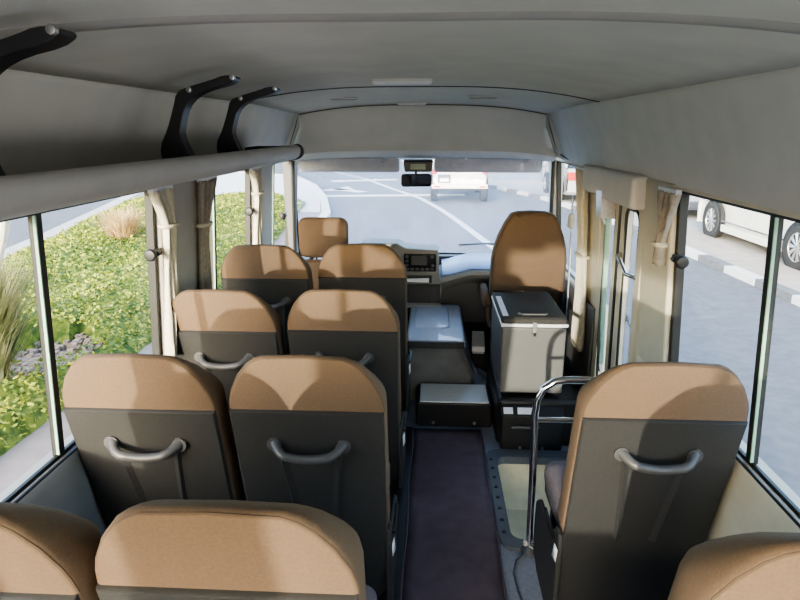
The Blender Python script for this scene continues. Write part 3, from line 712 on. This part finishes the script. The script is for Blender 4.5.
# ------------------------------------------------------------------ outside
GZ = -.5
def sheet_obj(name, pts, z, m):
    b = B(); vs = [b.bm.verts.new((x, y, z)) for x, y in pts]; b.bm.faces.new(vs); return st(b.build(name, m, smooth=False))
b = B(); b.sheet([[(-120+20*i, -120+20*j, GZ) for i in range(13)] for j in range(21)]); st(b.build('ground', M['asphalt'], smooth=False))
def ribbon(name, pts, w, z, m, h=.01):
    b = B(); ring = []
    for i, p in enumerate(pts):
        a = Vector(pts[max(0, i-1)]); c = Vector(pts[min(len(pts)-1, i+1)]); t = (c-a).normalized(); nn = Vector((-t.y, t.x)); p = Vector(p)
        l, r = p+nn*w/2, p-nn*w/2
        ring.append([(l.x, l.y, z), (r.x, r.y, z), (r.x, r.y, z+h), (l.x, l.y, z+h)])
    b.loft(ring); return st(b.build(name, m, smooth=False))
ribbon('road_marking', [(-5.2, 33), (-3.0, 28.2), (-1.5, 23.6), (-.33, 20.24), (.31, 17.36), (.67, 15.35), (1.23, 11.77), (1.9, 8.0)], .16, GZ, M['paint'], .006)
ribbon('road_marking', [(-3.65, 20.7), (1.2, 21.4)], .5, GZ, M['paint'], .005)
ribbon('road_marking', [(-4.4, 26.9), (-1.6, 28.0)], .6, GZ, M['paint'], .005)
b = B()
for quad in ([(-3.9, 23.2), (-2.6, 22.0), (-2.3, 22.3), (-3.6, 23.6)], [(-4.1, 22.6), (-3.3, 24.3), (-2.9, 23.0), (-3.5, 22.7)]):
    b.loft([[(x, y, GZ) for x, y in quad], [(x, y, GZ+.006) for x, y in quad]])
st(b.build('road_marking', M['paint'], smooth=False))
# right kerb in black and white blocks, parking area behind
kp = [(-2, 44), (.6, 30), (2.3, 24.4), (3.69, 20.15), (4.45, 15.5), (4.72, 11.8), (4.85, 9.0), (4.95, 6), (5.15, 2), (5.2, -8)]
def along(pts, step):
    out = [Vector(pts[0])]; acc = 0
    for a, c in zip(pts, pts[1:]):
        a, c = Vector(a), Vector(c); L = (c-a).length; d = step-acc
        while d <= L: out.append(a+(c-a)*d/L); d += step
        acc = (acc+L) % step
    return out
ks = along(kp, .88)
b = B()
for i in range(len(ks)-1):
    a, c = ks[i], ks[i+1]; t = (c-a).normalized(); nn = Vector((-t.y, t.x))
    b.mi = i % 2
    b.hexa([(p.x, p.y, z) for p in (a-nn*.09, a+nn*.09) for z in (GZ, GZ+.11) for p in (p,)]+[(p.x, p.y, z) for p in (c-nn*.09, c+nn*.09) for z in (GZ, GZ+.11)])
st(b.build('kerb', [M['kerbw'], M['kerbk']], smooth=False, merge=False))
sheet_obj('parking_ground', [(5.3, -8), (14, -8), (14, 60), (-1.8, 44), (2.45, 24.5), (3.8, 20.2), (4.95, 11.8), (5.15, 9)], GZ+.02, M['lot'])
# left verge
isl = [(-60, 80)] 
st(ribbon('kerb_left', [(-5.6, 2), (-6.6, 7), (-7.25, 9.5), (-7.85, 12.1), (-8.9, 16), (-10.2, 20.7), (-13, 30)], .35, GZ, M['concrete'], .12))
ic = [(-16, 34), (-9, 30.5), (-6.4, 28.6), (-4.55, 23.6), (-3.45, 19.5), (-2.68, 15.6), (-2.4, 12), (-1.95, 8), (-1.8, -8)]
ribbon('kerb_island', ic, .22, GZ, M['kerbw'], .13)
sheet_obj('pavement', [(-1.8, -8), (-1.95, 8), (-2.4, 12), (-2.68, 15.6), (-3.45, 19.5), (-4.55, 23.6), (-6.4, 28.6), (-9, 30.5), (-16, 34), (-13, 30), (-10.2, 20.7), (-8.9, 16), (-7.85, 12.1), (-7.25, 9.5), (-6.6, 7), (-5.6, 2), (-5.6, -8)], GZ+.11, M['pave'])
sheet_obj('pavement', [(-2.85, 15.6), (-3.55, 19.5), (-4.65, 23.6), (-6.5, 28.6), (-9, 30.4), (-15, 33.5), (-12, 29), (-9.5, 21), (-7.6, 16)], GZ+.118, M['kerbw'])
# planted bed: mounded base + leaves, one stuff object
def bedx(y):  # inner and outer edge of the bed
    xi = -2.72-.0*max(0, y-4)-.10*max(0, y-9); xo = -5.4-.19*max(0, y-2)-.06*max(0, y-9)
    return xi, xo
def bedz(u, y):
    e = min(1, min(u, 1-u)*6)
    return GZ+.10+.30*e**.5*(.85+.25*math.sin(y*1.3+u*4)*math.cos(y*.7-u*9))
gap = lambda x, y: ((x+3.42)/.45)**2+((y-4.85)/.75)**2 < 1
b = B(); NU, NY = 40, 90
for i in range(NY):
    for j in range(NU):
        pass
grid = []
for i in range(NY+1):
    y = -2+19.5*i/NY; xi, xo = bedx(y); row = []
    for j in range(NU+1):
        u = j/NU; x = xi+(xo-xi)*u; z = bedz(u, y)+.03*random.uniform(-1, 1)
        if gap(x, y): z = GZ+.125
        row.append((x, y, z))
    grid.append(row)
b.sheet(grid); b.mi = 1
for _ in range(52000):
    y = 2.2+15.2*random.random()**1.3; xi, xo = bedx(y); u = random.random(); x = xi+(xo-xi)*u
    if gap(-3.42+(x+3.42)*1.2, 4.85+(y-4.85)*1.2): continue
    z = bedz(u, y)+random.uniform(-.02, .05); sz = random.uniform(.02, .05)*(1+.05*max(0, y-4))
    a = Vector((random.uniform(-1, 1), random.uniform(-1, 1), random.uniform(-.2, .9))).normalized()*sz
    w = Vector((random.uniform(-1, 1), random.uniform(-1, 1), random.uniform(-.5, .5))).normalized()*sz*.45
    p = Vector((x, y, z)); vs = [b.bm.verts.new(q) for q in (p-w*.3, p+a*.5+w, p+a, p+a*.5-w)]
    f = b.bm.faces.new(vs); f.material_index = 1
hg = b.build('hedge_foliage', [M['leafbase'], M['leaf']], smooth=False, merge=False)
tag(hg, 'low bright green groundcover hedge outside the left windows', 'hedge', kind='stuff')
b = B(); b.lathe([(0, GZ+.17), (.3, GZ+.165), (.45, GZ+.12)], (-3.42, 4.85, 0), n=20)
for _ in range(220):
    a = random.random()*6.28; r_ = .62*math.sqrt(random.random()); x, y = -3.42+.8*r_*math.cos(a), 4.85+1.2*r_*math.sin(a)
    b.box(x-.03, x+.03*random.random(), y-.02, y+.03, GZ+.12, GZ+.17+.03*random.random())
o = b.build('mulch_soil', M['soil'], smooth=False); tag(o, 'bare mulch patch in a gap of the groundcover', 'soil', kind='stuff')
def tuft(label, x, y, h, r, nb, m, plumes, lean=.5):
    t = thing('ornamental_grass', label, 'grass clump', (x, y, GZ+.12), 0, 'ornamental grass clumps')
    b = B()
    for _ in range(nb):
        a = random.random()*6.283; hh = h*random.uniform(.6, 1); rr = r*random.uniform(.3, 1); w = .008*(h/.8)
        d = Vector((math.cos(a), math.sin(a), 0)); sd = Vector((-d.y, d.x, 0))*w; p0 = d*random.random()*.12
        pts = [p0+d*rr*k*k+Vector((0, 0, hh*(k-.25*k*k*lean))) for k in (0, .35, .7, 1)]
        vs = [(b.bm.verts.new(p-sd*(1-i*.3)), b.bm.verts.new(p+sd*(1-i*.3))) for i, p in enumerate(pts)]
        for q, w_ in zip(vs, vs[1:]): b.bm.faces.new((q[0], q[1], w_[1], w_[0]))
    b.build('blades', m, t, smooth=False, merge=False)
    for k in range(plumes):
        a = random.random()*6.283; d = Vector((math.cos(a), math.sin(a), 0))*r*.6*random.random()
        b = B(); b.tube([d*.6+Vector((0, 0, h*.7)), d+Vector((0, 0, h*.95)), d*1.3+Vector((0, 0, h*1.2)), d*1.5+Vector((0, 0, h*1.35))], [.006, .022, .026, .004], 6); b.build('plume', M['plume'], t)
tuft('tall green ornamental grass with pale plumes at the far left picture edge', -3.28, 4.05, 1.4, .55, 800, M['blade'], 9)
tuft('straw coloured grass clump behind the mulch, seen through the nearest left window front', -5.35, 10.2, .85, .5, 900, M['straw'], 0, .3)
tuft('straw coloured grass clump seen through the second left window', -4.35, 10.4, .85, .5, 800, M['straw'], 4, .3)

# ------------------------------------------------------------------ vehicles
def wheel(root, x, y, r, s, w=.22):
    t = B(); t.lathe([(r*.66, -w/2), (r*.9, -w/2), (r, -w*.36), (r, w*.36), (r*.9, w/2), (r*.66, w/2), (r*.62, 0), (r*.66, -w/2)], (x, y, GZ+r), 'x', 32); tw = t.build('wheel', M['tyre'], root, angle=35)
    t = B(); t.lathe([(r*.69, -s*w*.3), (r*.69, s*w*.47), (r*.63, s*w*.47), (r*.60, s*w*.3), (r*.60, -s*w*.1), (0, -s*w*.1)], (x, y, GZ+r), 'x', 32)
    for k in range(10):
        a = 2*math.pi*k/10
        for da in (-.09, .09):
            c, q = math.cos(a), math.sin(a); c2, q2 = math.cos(a+da), math.sin(a+da)
            t.tube([(x+s*w*.42, y+c*r*.10, GZ+r+q*r*.10), (x+s*w*.40, y+c2*r*.63, GZ+r+q2*r*.63)], r*.035, 5)
    t.lathe([(0, s*w*.46), (r*.12, s*w*.46), (r*.15, s*w*.3)], (x, y, GZ+r), 'x', 14)
    t.build('rim', M['alloy'], tw, angle=40)
def car(name, label, cx, y0, prof, W, wheels, r, paint, roof, rearface=1, group=None):
    """prof: list of (y,z) side outline from y0 (rear) forward, z above ground; roof: (y0,y1,z0,z1) glasshouse."""
    root = thing(name, label, 'car', (0, 0, 0))
    b = B(); hw = W/2
    n_ = len(prof)
    def at(f, ins): return [(cx+f*(hw-ins), y0+y, GZ+z) for y, z in prof]
    b.loft([at(-1, .10), at(-1, .03), at(-1, 0), at(1, 0), at(1, .03), at(1, .10)])
    body = b.build('body', paint, root, bevel=.04, seg=2, angle=30)
    cut = []
    for s in (-1, 1):
        for yw in wheels:
            t = B(); t.lathe([(0, -.02), (r*1.16, -.02), (r*1.16, .012), (r*1.10, .016), (0, .016)], (cx+s*(hw-.0), y0+yw, GZ+r), 'x', 32); t.build('wheel_arch', M['black'], body)
            wheel(root, cx+s*(hw-.07), y0+yw, r, s)
    ya, yb, yc_, yd, z0, z1 = roof
    b = B(); 
    b.loft([[(cx+f*(hw-.03), y0+ya, GZ+z0) for f in (-1, 1)]+[(cx+f*(hw-.03), y0+yd, GZ+z0) for f in (1, -1)], [(cx+f*(hw-.18), y0+yb, GZ+z1) for f in (-1, 1)]+[(cx+f*(hw-.18), y0+yc_, GZ+z1) for f in (1, -1)]])
    gl = b.build('glasshouse', M['carglass'], root, bevel=.03)
    b = B(); b.box(cx-hw+.18, cx+hw-.18, y0+yb+.02, y0+yc_-.02, GZ+z1-.02, GZ+z1+.05); b.build('roof', paint, root, bevel=.04)
    for f in (-1, 1):
        b = B()
        for k in (0, .33, .62, 1):
            ylo, yhi = y0+ya+(yd-ya)*k, y0+yb+(yc_-yb)*k
            b.tube([(cx+f*(hw-.03), ylo, GZ+z0), (cx+f*(hw-.175), yhi, GZ+z1)], .035, 6)
        b.build('pillar', paint, root)
    return root, hw
# white minivan parked right
W0 = 6.95
mv, hw = car('white_minivan', 'white minivan with multi spoke alloy wheels parked beyond the kerb, right windows', W0, 8.9, [(-.6, .30), (-.58, .95), (-.5, 1.15), (4.45, 1.15), (4.78, .95), (4.88, .60), (4.86, .22), (-.5, .22)], 1.95, (.95, 4.05), .365, M['carwhite'], (-.5, -.3, 3.3, 4.4, 1.15, 1.90))
for s in (-1,):
    x = W0-hw
    for y in (8.9+1.55, 8.9+2.5, 8.9+3.45):
        b = B(); b.box(x-.004, x+.01, y, y+.012, GZ+.36, GZ+1.15); b.build('door_gap', M['trimgrey'], mv)
    b = B(); b.box(x-.025, x+.02, 8.9+1.4, 8.9+3.6, GZ+.20, GZ+.34); b.build('side_skirt', M['carwhite'], mv, bevel=.015)
    b = B(); b.box(x-.03, x+.01, 8.9+1.4, 8.9+3.6, GZ+.40, GZ+.425); b.build('chrome_strip', M['chrome'], mv)
    for y in (8.9+2.3, 8.9+2.75):
        b = B(); b.tube([(x, y, GZ+.95), (x-.035, y+.03, GZ+.95), (x-.035, y+.17, GZ+.95), (x, y+.2, GZ+.95)], .014, 6); b.build('door_handle', M['chrome'], mv)
b = B(); b.hexa([(W0+f, 8.9+y, GZ+z) for f in (-.98, -.70) for (y) in (4.48, 4.80) for z in (.72, .92)]); b.build('headlight', M['headlamp'], mv, bevel=.03)
# grey car ahead of the minivan
sv, hw = car('grey_car', 'dark grey car parked further along, just ahead of the white minivan', 7.3, 15.4, [(0, .35), (0, .85), (.1, .95), (3.2, .95), (4.3, .80), (4.4, .3), (.1, .25)], 1.8, (.85, 3.5), .33, M['carsilver'], (.3, .9, 2.6, 3.3, .95, 1.45))
for s in (-1, 1):
    b = B(); b.box(7.3+s*.7-.18, 7.3+s*.7+.18, 15.36, 15.42, GZ+.65, GZ+.8); b.build('tail_light', M['headlamp'], sv, bevel=.02)
b = B(); b.box(6.45, 8.15, 15.34, 15.45, GZ+.28, GZ+.48); b.build('bumper', M['cargrey'], sv, bevel=.03)
# silver car ahead right
c2, hw = car('silver_car', 'silver car parked beyond the kerb ahead, behind the guide seat pillar', 5.05, 18.9, [(0, .35), (0, .95), (.1, 1.05), (3.2, 1.05), (4.3, .88), (4.4, .3), (.1, .25)], 1.8, (.98, 3.25), .36, M['carsilver'], (.2, .7, 2.6, 3.3, 1.05, 1.60))
for s in (-1, 1):
    b = B(); b.box(5.05+s*.72-.14, 5.05+s*.72+.14, 18.86, 18.92, GZ+.7, GZ+.95); b.build('tail_light', M['redlens'], c2, bevel=.02)
# white off-road car ahead
SX = .92
su, hw = car('white_suv', 'white off road car driving ahead, seen under the sun visor through the windscreen', SX, 19.0, [(0, .50), (0, .60), (.01, .80), (.02, .82), (.04, 1.25), (3.0, 1.25), (4.2, 1.15), (4.25, .5), (.2, .44)], 1.72, (.45, 3.3), .40, M['carwhite'], (.06, .14, 2.6, 3.2, 1.25, 1.95))
b = B(); b.box(SX-.86, SX+.86, 18.80, 19.0, GZ+.44, GZ+.58); bp_ = b.build('bumper', M['carwhite'], su, bevel=.03)
for s in (-1, 1):
    b = B(); b.box(SX+s*.70-.09, SX+s*.70+.09, 18.79, 18.81, GZ+.48, GZ+.53); b.build('reflector', M['redlens'], bp_)
    b = B(); b.box(SX+s*.78-.07, SX+s*.78+.07, 19.01, 19.06, GZ+.86, GZ+1.0); b.build('tail_light', M['redlens'], su, bevel=.01)
b = B(); b.box(SX-.68, SX-.28, 18.98, 19.03, GZ+.60, GZ+.86); ph = b.build('plate_holder', M['cargrey'], su, bevel=.015)
b = B(); b.box(SX-.62, SX-.33, 18.97, 18.985, GZ+.64, GZ+.75); b.build('number_plate', M['white'], ph)
b = B(); b.box(SX-.75, SX+.75, 19.2, 22.2, GZ+.35, GZ+.5); b.build('chassis', M['black'], su)

# ------------------------------------------------------------------ light
w = bpy.data.worlds.new('sky'); sc.world = w; w.use_nodes = True
nt = w.node_tree; bg = nt.nodes['Background']
sk = nt.nodes.new('ShaderNodeTexSky'); sk.sky_type = 'NISHITA'; sk.sun_disc = False; sk.sun_elevation = R(22); sk.sun_rotation = R(200); sk.air_density = 1.0; sk.dust_density = 2.0
nt.links.new(sk.outputs[0], bg.inputs['Color']); bg.inputs['Strength'].default_value = .8
d = Vector((.25, 1, -.105)).normalized()
su_l = bpy.data.lights.new('sun', 'SUN'); su_l.energy = 4.6; su_l.angle = R(.8); su_l.color = (1, .90, .74)
so = bpy.data.objects.new('sun', su_l); COL.objects.link(so); so.rotation_euler = d.to_track_quat('-Z', 'Y').to_euler(); so.location = (-4, -8, 4)
al = bpy.data.lights.new('rear_fill', 'AREA'); al.shape = 'RECTANGLE'; al.size = 1.6; al.size_y = .75; al.energy = 14; al.color = (1, .97, .92)  # added fill lamp just inside the rear window, brightens the cabin
ao = bpy.data.objects.new('rear_fill', al); COL.objects.link(ao); ao.location = (0, YR+.05, 1.2); ao.rotation_euler = (R(90), 0, 0)

sc.cycles.max_bounces = 10; sc.cycles.diffuse_bounces = 6; sc.cycles.transparent_max_bounces = 16
sc.cycles.sample_clamp_indirect = 4; sc.cycles.caustics_reflective = False; sc.cycles.caustics_refractive = False
sc.cycles.use_denoising = True
sc.view_settings.view_transform = 'AgX'
sc.view_settings.look = 'AgX - Medium High Contrast'
sc.view_settings.exposure = 0.72
